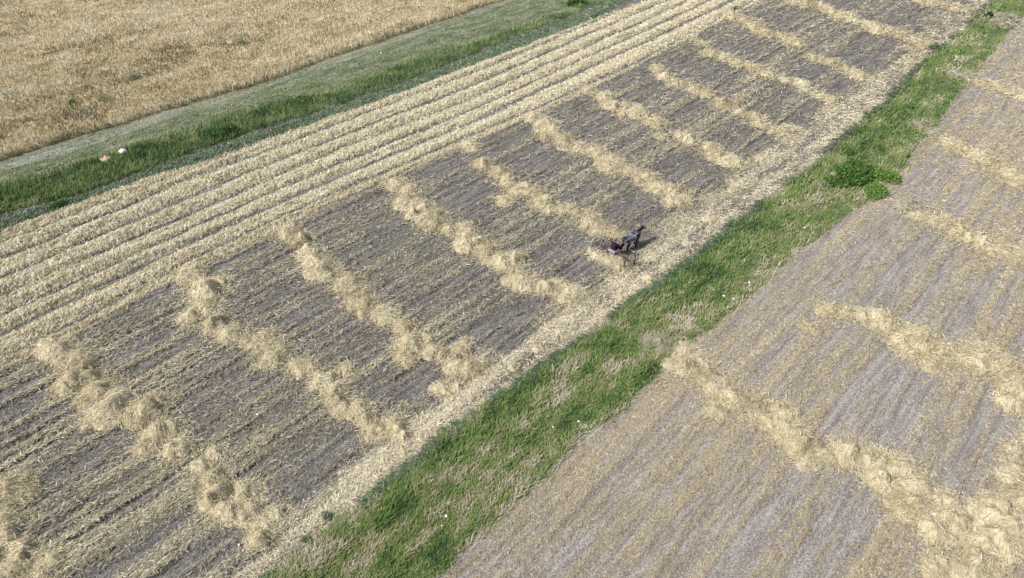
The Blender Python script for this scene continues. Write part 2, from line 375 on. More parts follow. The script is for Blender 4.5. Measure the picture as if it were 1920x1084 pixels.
# mown grass swath at the foot of the verge
def ridge(name, lo, hi, height, m, parent, seed, nc=11, u0=-12, u1=150, step=.28, tone=(.45, .35), loc=(0,0,0)):
    us = np.arange(u0, u1, step); t = np.linspace(0, 1, nc)
    U = np.repeat(us[:, None], nc, 1); A = lo(us)[:, None]; B = hi(us)[:, None]; Vv = A*(1-t)+B*t
    prof = np.clip(np.sin(np.pi*t), 0, 1)**.55
    hh = height*(.55+.9*fbm(U*.5, Vv*.9, seed, 3))*prof+.10*(fbm(U*2.2, Vv*3, seed+5, 2)-.5)*prof
    Z = hgt(U.ravel(), Vv.ravel()).reshape(U.shape)+hh-.02
    tn = tone[0]+tone[1]*(fbm(U*2.5, Vv*5, seed+2, 3)-.5)*2
    Vx = np.stack([U.ravel()-loc[0], Vv.ravel()-loc[1], Z.ravel()-loc[2]], 1)
    return build(name, Vx, grid_faces(len(us), nc), m, parent, attrs={'tone': np.clip(tn.ravel(), 0, 1)}, smooth=True), (height, seed)
def ridge_z(u, v, lo, hi, height, seed):
    t = np.clip((v-lo(u))/(hi(u)-lo(u)), 0, 1); prof = np.clip(np.sin(np.pi*t), 0, 1)**.55
    return hgt(u, v)+height*(.55+.9*fbm(u*.5, v*.9, seed, 3))*prof+.10*(fbm(u*2.2, v*3, seed+5, 2)-.5)*prof
def swath(name, lo, hi, height, m, seed, label, cat, group, dens, ang, tone, u1=150, spread=.45, Ls=(2.5, 6)):
    e = empty(name, (30, float(.5*(lo(30.)+hi(30.))), 0), label, cat, group)
    L0 = e.location
    ridge('swath_bed', lo, hi, height, m, e, seed, loc=L0, u1=u1, tone=(tone[0]-.15, .25))
    X = rng.uniform(-190, 2110, dens*75); Y = rng.uniform(-40, 1130, dens*75)
    uu, vv = G(X, Y)
    wdt = hi(uu)-lo(uu); ed = .16*wdt
    k = (vv > lo(uu)-ed*rng.random(len(uu))) & (vv < hi(uu)+ed*rng.random(len(uu))) & (uu < u1)
    uu, vv = uu[k], vv[k]; n = len(uu); p = px(uu, vv)
    Ln = np.clip(rng.uniform(*Ls, n)*p, .10, 1.0); W = np.clip(rng.uniform(.35, .75, n)*p, .008, .09)
    a = ang+rng.normal(0, spread, n)+math.pi*(rng.random(n) < .5)
    P = np.stack([uu-L0.x-.5*Ln*np.cos(a), vv-L0.y-.5*Ln*np.sin(a), ridge_z(uu, vv, lo, hi, height, seed)+.02], 1)
    V, Fc, T = strands(P, a, rng.normal(.0, .18, n), Ln, W, rng.uniform(.02, .18, n)*Ln, rng.normal(0, .9, n), tone[0]+rng.normal(0, tone[1]*1.4, n)+.3*(fbm(uu*.4, vv, seed+9)-.5)+.7*(fbm(uu*2.2, vv*3.5, seed+11, 3)-.5))
    build('straw', V, Fc, m, e, attrs={'tone': T}, kind='stuff')
    return e
swath('mown_grass_swath', lambda u: b5(u)+.05, lambda u: b4(u)-.1, .16, M['mown_grass'], 301,
      'blue green swath of mown grass lying between tall verge grass and the first straw swath', 'grass swath', None, 14000, .9, (.58, .2))
names8 = ['thin faint straw swath against the mown grass at the verge', 'second straw swath counted from the green verge',
  'third straw swath counted from the green verge', 'fourth straw swath counted from the green verge',
  'fifth straw swath counted from the green verge', 'sixth straw swath counted from the green verge',
  'seventh straw swath from the verge, the last full one', 'narrow broken straw swath touching the heads of the windrows']
edges = [b5]+bS
for i in range(8):
    a, b_ = edges[i], edges[i+1]                 # a further from us (greater Y), b_ nearer
    def mk(a, b_, i):
        gap = .19+.05*(i % 3)
        off = lambda u: .30*(fbm(u*.22, 0*u, 400+i, 4)-.5)
        lo = lambda u: np.minimum(b_(u)+(gap if i < 7 else .15)*(a(u)-b_(u))+off(u), a(u)-.12)
        hi = lambda u: np.maximum(a(u)-.03*(a(u)-b_(u))+.5*off(u), lo(u)+.1)
        return lo, hi
    lo, hi = mk(a, b_, i)
    swath('straw_swath', lo, hi, (.08, .29, .27, .31, .28, .29, .28, .12)[i], M['straw'], 310+i*7, names8[i], 'straw swath',
          'long straw swaths running beside the green verge', 14000, .75, (.66 if 0 < i < 7 else .54, .18), u1=(70 if i == 0 else 150))

# ------------------------------------------------------------------ wheat
wu, wv = scatter(900000)
m = (wv > b1(wu)+.15*rng.random(len(wu))) & (wv < b0(wu))
wu, wv = wu[m], wv[m]
patch = fbm(wu*.10, wv*.16, 91, 4); band = .5*fbm(wu*.05, wv*.4, 92, 3)+.5*fbm(wu*.5, wv*.5, 95, 3)
tone = .58+1.2*(band-.5)+rng.normal(0, .15, len(wu))-sstep(.54, .68, patch)*.28
edge_ = np.exp(-((wv-b1(wu))/3.5)**2)
tone = tone+.05*edge_
p_ = px(wu, wv)
hw = .82+.18*(fbm(wu*.3, wv*.3, 93)-.5)*2
W = np.clip(rng.uniform(.5, 1.0, len(wu))*p_, .03, .14)
frac = rng.random(len(wu))
P = np.stack([wu, wv, hgt(wu, wv)+np.where((wv-b1(wu)) < 1.0, 0, .25)], 1)
Ls = hw*rng.uniform(.75, 1.1, len(wu))-P[:, 2]
V, Fc, T = strands(P, rng.uniform(0, 6.28, len(wu)), np.clip(math.pi/2-np.abs(rng.normal(0, .28, len(wu))), .3, 1.55), np.clip(Ls, .2, 1.2), W, .15*Ls, rng.uniform(0, 3.1, len(wu)), tone)
build('ripe_wheat', V, Fc, M['wheat'], attrs={'tone': T}, kind='stuff', label='standing ripe golden wheat beyond the trodden path', cat='wheat')
us = np.arange(-15, 150, .6); t = np.linspace(0, 1, 60)**1.3
U = np.repeat(us[:, None], 60, 1); Vv = (b1(us)+.35)[:, None]*(1-t)+b0(us)[:, None]*t
Z = hgt(U.ravel(), Vv.ravel()).reshape(U.shape)+.46+.22*(fbm(U*.8, Vv*.8, 94, 4)-.5)
Z[:, 0] = hgt(U[:, 0], Vv[:, 0])
build('wheat_canopy', np.stack([U.ravel(), Vv.ravel(), Z.ravel()], 1), grid_faces(len(us), 60), M['canopy'], kind='stuff', label='dense lower mass of stalks and leaves inside the wheat crop', cat='wheat')

# ------------------------------------------------------------------ windrows
def clump_geo(r, h, n, seed, ppm, tone0):
    rg = np.random.default_rng(seed)
    nr, ns = 8, 18
    ori = rg.uniform(0, 3.14); el = rg.uniform(1.0, 1.35)
    def surf(x, y):
        q = np.sqrt((x/r)**2+(y/r)**2); ang = np.arctan2(y, x)
        lim = 1+.9*(vn(np.cos(ang)*1.6+seed, np.sin(ang)*1.6, seed)-.5)
        q = np.clip(q/lim, 0, 1)
        return h*(1-q**1.7)**1.1*(.45+1.15*vn(x/r*2.3+3, y/r*2.3, seed+1))+.32*h*(vn(x/r*5, y/r*5, seed+2)-.5)*(1-q**3)
    a = np.linspace(0, 2*np.pi, ns, endpoint=False); rr = np.linspace(.0, 1.0, nr)
    A, R = np.meshgrid(a, rr); lim = 1+.9*(vn(np.cos(A)*1.6+seed, np.sin(A)*1.6, seed)-.5)
    x = R*r*lim*np.cos(A); y = R*r*lim*np.sin(A); z = surf(x, y); z[-1] = -.04
    Vd = np.stack([x.ravel(), y.ravel(), z.ravel()], 1); fs = []
    for i in range(nr-1):
        for j in range(ns): fs.append((i*ns+j, (i+1)*ns+j, (i+1)*ns+(j+1) % ns)); fs.append((i*ns+j, (i+1)*ns+(j+1) % ns, i*ns+(j+1) % ns))
    Td = tone0-.12+.4*(vn(x.ravel()/r*5, y.ravel()/r*5, seed+3)-.5)
    # straws draped over the heap
    q = np.sqrt(rg.random(n))*1.12; an = rg.uniform(0, 2*np.pi, n)
    sx = q*r*np.cos(an); sy = q*r*np.sin(an); sz = surf(sx, sy)
    L = np.clip(rg.uniform(2.5, 7.5, n)*ppm, .10, 1.1*r); W = np.clip(rg.uniform(.25, .55, n)*ppm, .008, .08)
    sw = rg.uniform(-1.2, 1.2)
    da = np.where(rg.random(n) < .35, an+sw+rg.normal(0, .6, n), ori+sw*q+rg.normal(0, .65, n)+math.pi*(rg.random(n) < .5))
    ex = sx+L*np.cos(da); ey = sy+L*np.sin(da); ez = surf(ex, ey)
    pit = np.arctan2(ez-sz, L)+rg.normal(.08, .24, n)
    P = np.stack([sx, sy, np.maximum(sz, 0)+.02], 1)
    V2, F2, T2 = strands(P, da, pit, L, W, rg.uniform(.03, .22, n)*L, rg.normal(0, .8, n), tone0+rg.normal(0, .15, n)+.45*(vn(sx/r*2.5, sy/r*2.5, seed+4)-.5))
    V, Fc, T = join([(Vd, np.array(fs), Td), (V2, F2, T2)])
    return V, Fc, np.clip(T, 0, 1)
seedc = [1000]
def windrow(pts, label, group, tone0=.50, name='straw_windrow', spread_k=1.0, hk=1.0):
    p = np.array([(a[0], a[1]) for a in pts], float); R = np.array([a[2] for a in pts], float)
    cu, cv = G(p[:, 0], p[:, 1]+.22*R); d = dist(cu, cv); rad = R*d/F*1.22
    o = empty(name, (float(cu[0]), float(cv[0]), hg1(cu[0], cv[0])), label, 'windrow', group)
    ox, oy, oz = o.location
    for i, a in enumerate(pts):
        seedc[0] += 17; rr = float(rad[i])
        grey = len(a) > 3
        flat = R[i]*d[i] < 500
        h = rr*random.uniform(.34, .62)*(.75 if flat else 1)*hk
        ppm = d[i]/709.
        V, Fc, T = clump_geo(rr, h, int(max(150, 2.2*R[i]**2)), seedc[0], ppm, tone0+random.uniform(-.12, .08))
        build('straw_clump', V, Fc, M['grey_hay'] if grey else M['straw'], o, (float(cu[i])-ox, float(cv[i])-oy, hg1(cu[i], cv[i])-oz), {'tone': T}, smooth=False)
    # strewn straw around and between the clumps
    us_, vs_, rs = [], [], []
    for i in range(len(pts)):
        n = int(12.0*R[i]*spread_k)+30
        q = np.abs(rng.normal(0, .85, n))+.2; a = rng.uniform(0, 6.28, n)
        us_.append(cu[i]+q*rad[i]*np.cos(a)*1.15); vs_.append(cv[i]+q*rad[i]*np.sin(a))
    uu = np.concatenate(us_); vv = np.concatenate(vs_)
    V, Fc, T = lying(uu, vv, .05, np.where(rng.random(len(uu)) < .5, 0, 2.6), .8, rng.normal(tone0-.02, .18, len(uu)), up=.2)
    V = V-np.array([ox, oy, oz])
    build('strewn_straw', V, Fc, M['straw'], o, attrs={'tone': T}, kind='stuff')
    return o
GL = 'windrows of raked straw across the field left of the green strip'
GR = 'windrows of straw on the pale field right of the green strip'
rowsL = [
 ([(20,915,28),(12,985,25),(35,1035,22),(20,1070,30),(98,1045,20),(80,1078,20),(-20,950,28),(-30,1050,30)], 'windrow cut off by the left edge in the bottom left corner'),
 ([(110,645,24),(135,668,24),(150,700,27),(122,722,20),(190,730,31),(207,757,31),(180,780,18),(228,745,16),(270,765,28),(300,750,18),(325,795,16),(295,800,20),(275,835,18),(335,835,22),(375,868,19),(402,845,15),(400,893,21),(405,925,28),(427,953,22),(462,920,23),(461,950,23),(496,980,21),(490,1007,17),(520,960,18)], 'bulky straw windrow from the lower left swaths down to the bottom headland'),
 ([(352,512,23),(385,540,28),(412,525,15),(385,572,22),(355,592,15),(402,605,24),(435,622,20),(462,637,13),(500,628,19),(478,642,15),(520,655,25),(505,675,17),(565,685,20),(585,692,13),(606,710,21),(630,727,17),(650,690,13),(630,742,20),(642,760,18),(672,765,20),(685,780,17),(707,805,21),(740,798,25),(752,815,16)], 'straw windrow with a greenish clump midway and its foot near the green strip'),
 ([(540,432,18),(565,447,19),(580,472,18),(592,490,21),(606,506,25),(625,503,15),(655,528,23),(657,541,17),(678,557,21),(683,575,19),(720,583,21),(726,597,15),(760,608,19),(767,643,25),(762,668,18),(797,633,14),(807,657,15),(830,663,17),(860,652,13),(873,640,13),(852,683,17),(880,687,21),(905,678,14),(827,727,14),(858,724,14),(845,738,13)], 'straw windrow ending in scattered heaps just above the middle of the green strip'),
 ([(745,343,19),(765,350,15),(760,370,18),(757,382,15),(788,385,19),(775,400,15),(812,405,23),(810,420,17),(842,428,17),(872,425,15),(875,440,19),(880,457,21),(902,452,13),(910,468,21),(915,483,15),(940,490,19),(965,485,20),(950,498,15),(978,521,26),(990,536,15),(1022,535,19),(1047,527,11),(1072,547,23),(1060,560,15)], 'straw windrow to the left of the horse rake with a round heap near its end'),
 ([(880,275,15),(905,308,16),(937,322,18),(952,337,17),(965,358,13),(987,352,17),(945,375,14),(1005,362,15),(1022,380,19),(1026,392,13),(1060,388,15),(1085,397,14),(1108,402,12),(1105,417,18),(1125,422,17),(1122,433,13),(1150,435,15)], 'straw windrow that ends right behind the driver and rake'),
 ([(1002,222,14),(1025,232,17),(1032,247,17),(1022,256,11),(1062,265,19),(1087,277,17),(1115,282,15),(1125,291,13),(1145,305,21),(1140,318,13),(1182,322,15),(1212,330,17),(1200,341,11),(1235,352,19),(1263,358,15),(1264,376,15),(1282,371,12)], 'first straw windrow beyond the horse'),
 ([(1102,172,12),(1132,180,15),(1147,200,15),(1175,200,11),(1192,212,17),(1165,215,11),(1228,230,17),(1237,257,9),(1277,255,11),(1292,265,13),(1330,275,15),(1342,290,17),(1370,302,17),(1385,308,13)], 'second straw windrow beyond the horse'),
 ([(1232,130,11),(1245,145,11),(1270,156,15),(1302,167,13),(1322,176,15),(1355,196,15),(1385,212,11),(1415,220,13),(1422,233,11),(1430,235,11),(1450,243,12),(1470,247,13),(1482,240,9)], 'third straw windrow beyond the horse'),
 ([(1297,72,9),(1315,82,9),(1332,100,13),(1355,107,13),(1380,120,11),(1415,127,13),(1437,142,11),(1470,150,9),(1500,157,11),(1510,170,9),(1535,180,9),(1557,187,11)], 'fourth straw windrow beyond the horse'),
 ([(1372,30,12),(1397,37,11),(1412,50,13),(1432,62,15),(1465,68,11),(1485,78,13),(1495,86,9),(1530,110,11),(1560,117,11),(1590,130,11),(1610,142,13)], 'fifth straw windrow beyond the horse'),
 ([(1487,5,9),(1512,10,13),(1537,12,11),(1555,22,11),(1580,30,13),(1595,36,11),(1625,47,11),(1645,57,13),(1665,56,9),(1690,67,11),(1715,77,10),(1735,85,11)], 'sixth straw windrow beyond the horse, reaching the green strip near the top'),
 ([(1727,3,9),(1752,8,11),(1777,12,9),(1792,17,9),(1810,20,10)], 'short straw windrow at the top edge left of the strip')]
for pts, lab in rowsL: windrow(pts, lab, GL)
rowsR = [
 ([(1285,657,22),(1275,679,22),(1307,672,21),(1296,694,17),(1330,707,23),(1350,722,21),(1370,742,25),(1392,746,21),(1345,770,17),(1425,767,23),(1465,767,19),(1440,790,18),(1475,792,27),(1490,812,21),(1462,815,15),(1505,833,29),(1540,846,20),(1510,863,16),(1590,850,27),(1622,858,20),(1652,863,25),(1677,873,27),(1652,895,23),(1670,915,15),(1715,913,25),(1710,938,31),(1727,963,17),(1692,960,13),(1767,943,27),(1765,963,23),(1790,973,23),(1752,993,25),(1797,993,17)], 'large nearest straw windrow starting at the right edge of the green strip', 1.1),
 ([(1552,577,17),(1590,585,15),(1515,608,13),(1615,591,15),(1645,597,21),(1665,606,21),(1690,635,19),(1720,625,23),(1740,645,25),(1702,655,18),(1765,657,21),(1740,680,16),(1795,662,19),(1825,670,23),(1850,660,17),(1880,685,23),(1902,700,23),(1910,730,23),(1895,755,18),(1940,740,26)], 'straw windrow crossing the middle of the right edge', 1.0),
 ([(1690,380,14,1),(1715,385,14,1),(1727,402,15),(1752,410,15),(1777,410,13),(1800,432,15),(1815,441,15),(1840,450,17),(1860,461,17),(1885,467,17),(1910,471,15),(1940,485,18)], 'straw windrow with grey green grass at its head', 1.0),
 ([(1730,237,11,1),(1750,247,11,1),(1777,265,12),(1802,280,13),(1830,287,13),(1852,301,15),(1877,315,15),(1902,326,15),(1916,341,13),(1945,350,15)], 'far straw windrow on the right field above the shrubby patch', 1.0),
 ([(1790,140,11,1),(1815,142,11,1),(1840,155,12),(1870,160,12),(1897,170,12),(1916,181,11)], 'farthest straw windrow at the upper right edge', 1.0),
 ([(1852,965,27),(1877,953,23),(1890,988,31),(1865,1003,27),(1840,1018,23),(1835,1045,25),(1902,975,21),(1912,1013,21),(1815,1072,21),(1757,1053,15),(1750,1072,15),(1895,838,11),(1902,875,13),(1885,895,11),(1935,940,28),(1945,1000,30)], 'spread out straw heap filling the bottom right corner', .7)]
for pts, lab, k in rowsR: windrow(pts, lab, GR, .49, spread_k=k*1.1, hk=.8)
for pts, lab in (([(1235,640,23,1),(1218,648,14,1)], 'grey dried grass heap on the green strip beside the nearest right windrow'),
                 ([(1882,32,14,1),(1878,46,11,1)], 'grey patch of dried grass on the green strip at the top right')):
    o = windrow(pts, lab, None, .5, name='dried_grass_heap', hk=.6); o['category'] = 'grass heap'
# single tufts on the headland
for (x, y, r) in [(788,825,9),(725,878,11),(755,850,11),(643,882,11),(700,915,10),(1247,498,10),(1215,520,12),(1290,455,11),(1330,410,12),(1165,560,9),(1120,590,10),(1005,655,10),(960,690,9),(1375,345,10),(1425,300,9)]:
    cu, cv = G(x, y); d = dist(cu, cv); rr = r*d/F; seedc[0] += 17
    V, Fc, T = clump_geo(float(rr), float(rr*.4), 90, seedc[0], d/709., .55)
    build('straw_tuft', V, Fc, M['straw'], None, (float(cu), float(cv), hg1(cu, cv)), {'tone': T}, label='small pale straw tuft lying on the straw strewn headland', cat='straw tuft', group='small straw tufts on the headland')
# ------------------------------------------------------------------ weeds and shrubs
def weed(x, y, rx_px, ry_m, h, n, label, cat='weed clump', tone=(.45, .2), m='weed', leaf=1.0, name='weed_clump'):
    cu, cv = map(float, G(x, y)); d = dist(cu, cv); rx = rx_px*d/F; p = d/709.
    q = rng.random(n)**.4; th = rng.uniform(0, 6.28, n); ph = np.arccos(rng.random(n))
    lump = .75+.5*vn(np.cos(th)*2+x, np.sin(th)*2, int(x))
    X = rx*q*np.sin(ph)*np.cos(th)*lump; Y = ry_m*q*np.sin(ph)*np.sin(th)*lump; Z = h*q*np.cos(ph)*(.7+.6*vn(X*1.3, Y*1.3, int(y)))
    L = np.clip(rng.uniform(1.0, 2.6, n)*p*leaf, .06, .5); W = L*rng.uniform(.35, .6, n)
    V, Fc, T = strands(np.stack([X, Y, Z], 1), rng.uniform(0, 6.28, n), rng.uniform(-.5, 1.1, n), L, W, 0*L, rng.normal(0, .7, n), rng.normal(*tone, n)+.3*(vn(X*1.5, Y*1.5, 5)-.5))
    leaves = 'leaves'
    e = empty(name, (cu, cv, hg1(cu, cv)), label, cat)
    build(leaves, V, Fc, M[m], e, attrs={'tone': T}, kind='stuff')
    k = 14; a = rng.uniform(0, 6.28, k); s = rng.random(k)**.5
    P = np.stack([.7*rx*s*np.cos(a), .7*ry_m*s*np.sin(a), 0*a-.02], 1)
    V, Fc, T = strands(P, rng.uniform(0, 6.28, k), rng.uniform(1.1, 1.5, k), h*.8+0*a, .04+0*a, 0*a, 0*a, .3+0*a)
    build('stems', V, Fc, M['weed'], e, attrs={'tone': T}, kind='stuff')
    return e
weed(1600, 332, 50, 1.7, .85, 5200, 'large dark green leafy weed patch on the green strip right of the horse', tone=(.60, .25), leaf=1.15)
weed(1560, 345, 20, 1.1, .5, 900, 'low leafy weeds at the left end of the large weed patch', tone=(.5, .22))
weed(1656, 334, 22, 1.6, .6, 1500, 'bright green weeds beside the dark leafy patch at the strip edge', tone=(.95, .15))
weed(1640, 362, 30, 1.0, .5, 1500, 'bright green weeds in front of the dark leafy patch', tone=(.9, .15))
weed(1590, 292, 18, 1.0, .45, 800, 'leafy weeds just behind the large weed patch', tone=(.5, .2))
weed(425, 252, 26, 1.0, .9, 1500, 'dark bushy weed clump in the tall verge grass on the left', tone=(.35, .15))
weed(395, 262, 14, .8, .7, 700, 'small dark weed clump beside the bushy one in the verge', tone=(.3, .12))
weed(262, 298, 14, .7, .5, 600, 'low dark weeds just right of the white rag in the verge', tone=(.25, .15))
weed(215, 310, 26, .9, .4, 800, 'low dark weeds in front of the tan sack in the verge', tone=(.35, .18))
weed(1083, 8, 22, 1.4, .9, 1000, 'dark green weed clump in the verge at the top edge', tone=(.4, .2))
weed(570, 190, 18, 1.0, .6, 700, 'small weed clump in the middle of the verge grass', tone=(.5, .2))
weed(110, 385, 15, .5, .35, 500, 'low leafy weeds at the foot of the verge on the far left', tone=(.6, .2))
weed(1750, 92, 15, .8, .4, 500, 'green weed tuft on the raked field beside the strip at upper right', tone=(.45, .2), m='mown_grass')
weed(1853, 33, 6, .6, .5, 400, 'dark leaf tuft added for a dark spot on the strip next to the grey patch at top right', tone=(.05, .1))  # near-black leaves stand in for a small dark spot in the strip
weed(1380, 18, 16, .8, .25, 500, 'faint green weed patch at the head of the fifth far windrow', tone=(.6, .2), m='mown_grass')
weed(612, 968, 10, .35, .25, 350, 'small green grass tuft in straw near the bottom of the strip', tone=(.5, .2), m='mown_grass')
weed(575, 1010, 9, .3, .22, 300, 'lowest small green grass tuft in straw beside the strip', tone=(.4, .2), m='mown_grass')
for x, y, r, h, lab, tn in [(352,106,22,1.0,'broad grey green weed clump standing in the wheat',(.5,.2)), (140,196,9,1.05,'dark green thistle clump in the wheat at left',(.25,.15)),
    (25,182,17,1.0,'green weed patch in the wheat at the left edge',(.55,.2)), (255,147,12,1.0,'small green weed clump low in the wheat',(.5,.2)),
    (200,187,12,.98,'faint weed clump in the wheat right of the thistle',(.5,.2)), (455,84,12,1.0,'small weed clump in the wheat right of the broad one',(.5,.2)),
    (3,262,9,1.0,'dark weed clump in the wheat on the left edge',(.3,.2))]:
    e = weed(x, y+6, r, r*.09, h, 450, lab, tone=tn, m='mown_grass' if tn[0] > .4 else 'weed', leaf=.8)

# ------------------------------------------------------------------ rags, stones, litter
def plain(name, col, rough=.7, var=.12, scale=8, spec=.3, bumpd=0.0):
    m, nt, b = mat(name); n = noise(nt, scale, obj=True, detail=3)
    nt.links.new(mixc(nt, n, tuple(c*(1-var) for c in col), tuple(min(1, c*(1+var)) for c in col)), b.inputs['Base Color'])
    b.inputs['Roughness'].default_value = rough; b.inputs['Specular IOR Level'].default_value = spec
    if bumpd: bump(nt, b, n, .6, bumpd)
    return m
M['white'] = plain('white plastic', (.82,.83,.84), .45, .06)
M['tan'] = plain('tan sacking', (.52,.37,.27), .9, .15, 6, .1, .02)
def rag(x, y, size, m, label, cat, seed, group=None, hk=.45, name='plastic_scrap', el=1.0):
    rg = np.random.default_rng(seed); nr, ns = 6, 12
    cu, cv = map(float, G(x, y)); d = dist(cu, cv); r = size*d/F
    a = np.linspace(0, 2*np.pi, ns, endpoint=False); V = []
    for i, q in enumerate(np.linspace(0, 1, nr)):
        for t in a:
            lim = 1+.7*(float(vn(math.cos(t)*1.8+seed, math.sin(t)*1.8, seed))-.5)
            X = q*r*lim*math.cos(t)*el; Y = q*r*lim*math.sin(t)
            Z = r*hk*(1-q**1.6)*(.5+float(vn(X/r*2.5+seed, Y/r*2.5, seed)))+.25*r*(float(vn(X/r*5, Y/r*5, seed+1))-.4)*(q < .99)
            V.append((X, Y, Z if q < .99 else -.02))
    fs = []
    for i in range(nr-1):
        for j in range(ns): fs.append((i*ns+j, (i+1)*ns+j, (i+1)*ns+(j+1) % ns, i*ns+(j+1) % ns))
    return build(name, V, fs, m, None, (cu, cv, hg1(cu, cv)+.12), smooth=False, label=label, cat=cat, group=group)
rag(233, 290, 6.5, M['white'], 'bright white crumpled rag lying in the verge grass at left', 'rag', 3, hk=.55, name='white_rag').location.z += .22
rag(201, 302, 10, M['tan'], 'tan crumpled sack lying in the verge grass left of the white rag', 'sack', 4, hk=.4, name='tan_sack').location.z += .12
for i, (x, y, s, lab) in enumerate([(1375,563,4.2,'brighter white scrap near the right edge of the green strip behind the grey heap'), (1357,557,3,'dull white scrap just left of the brighter one on the strip'),
    (1508,429,2.6,'white scrap on the strip below the shrubby patch'), (837,972,4,'white crumpled scrap low in the green strip near the bottom'),
    (714,992,3.5,'greyish white scrap near the left side of the strip at the bottom'), (711,1021,3.5,'pale square scrap lowest on the green strip'),
    (1085,793,3,'small white scrap at the right side of the strip in mid picture'), (1037,804,2,'tiny white scrap left of another in mid strip'),
    (829,990,2,'tiny pale scrap just below the crumpled one near the bottom'), (1404,532,2.2,'tiny bright scrap at the field edge of the strip'),
    (715,101,2,'tiny white scrap beside the trodden path at the wheat'), (483,778,2.6,'whitish scrap on dark stubble between two windrows'),
    (448,1020,2.4,'small white scrap on stubble at the bottom left of the strip')]):
    rag(x, y, s*.75, M['white'], lab, 'scrap', 20+i)
# chalky pebbles on the right field
n = 260; pu, pv = scatter(9000); k = (pv < b7(pu)-.4) & (rng.random(len(pu)) < .05); pu, pv = pu[k], pv[k]
cx, cy = G(rng.uniform(1040, 1180, 90), rng.uniform(0, 1, 90)); 
lx = rng.uniform(0, 1, 60); ax, ay = G(1030+lx*110+rng.normal(0, 8, 60), 1060-lx*110+rng.normal(0, 8, 60))
pu = np.concatenate([pu, ax]); pv = np.concatenate([pv, ay])
oct_ = np.array([(1,0,0),(-1,0,0),(0,1,0),(0,-1,0),(0,0,1),(0,0,-1)], float); of = np.array([(0,2,4),(2,1,4),(1,3,4),(3,0,4),(2,0,5),(1,2,5),(3,1,5),(0,3,5)])
sz = rng.uniform(.008, .026, len(pu))*np.clip(px(pu, pv)/.05, .8, 2)
V = (oct_[None]*rng.uniform(.6, 1.3, (len(pu), 6, 1))*sz[:, None, None]+np.stack([pu, pv, hgt(pu, pv)+.02], 1)[:, None]).reshape(-1, 3)
build('pebbles', V, (of[None]+6*np.arange(len(pu))[:, None, None]).reshape(-1, 3), M['white'], kind='stuff', label='small chalky pebbles scattered on the pale field', cat='pebbles')

# ------------------------------------------------------------------ shape helpers for the figures
def loft(pts, seg=12):
    """pts: list of (x,y,z, ra, rb); ra sideways radius, rb the other one. closed tube"""
    P = [Vector(p[:3]) for p in pts]; V = []; n = len(P)
    for i in range(n):
        t = (P[min(i+1, n-1)]-P[max(i-1, 0)]).normalized()
        side = Vector((0, 1, 0)) if abs(t.y) < .9 else Vector((1, 0, 0))
        b = t.cross(side).normalized(); s = b.cross(t).normalized()
        for k in range(seg):
            a = 2*math.pi*k/seg; V.append(P[i]+s*(math.cos(a)*pts[i][3])+b*(math.sin(a)*pts[i][4]))
    f = []
    for i in range(n-1):
        for k in range(seg): f.append((i*seg+k, i*seg+(k+1) % seg, (i+1)*seg+(k+1) % seg, (i+1)*seg+k))
    f.append(tuple(range(seg))[::-1]); f.append(tuple((n-1)*seg+k for k in range(seg)))
    return V, f
def pymesh(name, parts, m, parent=None, remesh=0, smooth=True, loc=(0,0,0), sm=2):
    V = []; Fs = []
    for a, b_ in parts:
        o = len(V); V += [tuple(x) for x in a]; Fs += [tuple(i+o for i in f) for f in b_]
    me = bpy.data.meshes.new(name); me.from_pydata(V, [], Fs)
    if m: me.materials.append(m)
    if smooth: me.polygons.foreach_set('use_smooth', [True]*len(me.polygons))
    o = bpy.data.objects.new(name, me); C.objects.link(o); o.parent = parent; o.location = loc
    if remesh:
        r = o.modifiers.new('remesh', 'REMESH'); r.mode = 'VOXEL'; r.voxel_size = remesh; r.use_smooth_shade = True
        s = o.modifiers.new('smooth', 'SMOOTH'); s.factor = .5; s.iterations = sm
    return o
def tube(pts, r, seg=8, r2=None):
    n = len(pts); r2 = r if r2 is None else r2
    return loft([(*p, r+(r2-r)*i/(n-1), r+(r2-r)*i/(n-1)) for i, p in enumerate(pts)], seg)
def boxp(c, s, rot=None):
    V = [Vector((sx*s[0]/2, sy*s[1]/2, sz*s[2]/2)) for sx in (-1,1) for sy in (-1,1) for sz in (-1,1)]
    if rot: V = [rot @ v for v in V]
    V = [v+Vector(c) for v in V]
    return V, [(0,1,3,2),(4,6,7,5),(0,4,5,1),(2,3,7,6),(0,2,6,4),(1,5,7,3)]
def ellips(c, r, nu=10, nv=8):
    return loft([(c[0]+r[0]*math.cos(math.pi*(1-i/nv)), c[1], c[2], max(.002, r[1]*math.sin(math.pi*i/nv)), max(.002, r[2]*math.sin(math.pi*i/nv))) for i in range(nv+1)], nu)

# horse coat: dark legs and rump, dappled blue grey back, pale face with dark muzzle
m, nt, b = mat('dapple grey coat'); tc = N(nt, 'ShaderNodeTexCoord'); sx = N(nt, 'ShaderNodeSeparateXYZ'); nt.links.new(tc.outputs['Object'], sx.inputs[0])
dn = noise(nt, 9, obj=True, detail=2); bn = noise(nt, 2.2, obj=True, detail=2, off=4)
dap = ramp(nt, math_(nt, 'MULTIPLY_ADD', dn, .5, math_(nt, 'MULTIPLY', bn, .5)), [(.40,(.025,.028,.04)), (.49,(.10,.12,.17)), (.60,(.27,.32,.41))])
up_ = maprange(nt, sx.outputs['Z'], 1.08, 1.32, 0, 1)
fx_ = maprange(nt, sx.outputs['X'], -.62, -.25, .15, 1)
nk_ = maprange(nt, sx.outputs['X'], .55, .8, 1, .15)
c = mixc(nt, math_(nt, 'MULTIPLY', math_(nt, 'MULTIPLY', up_, fx_), nk_), (.016,.016,.020), dap)
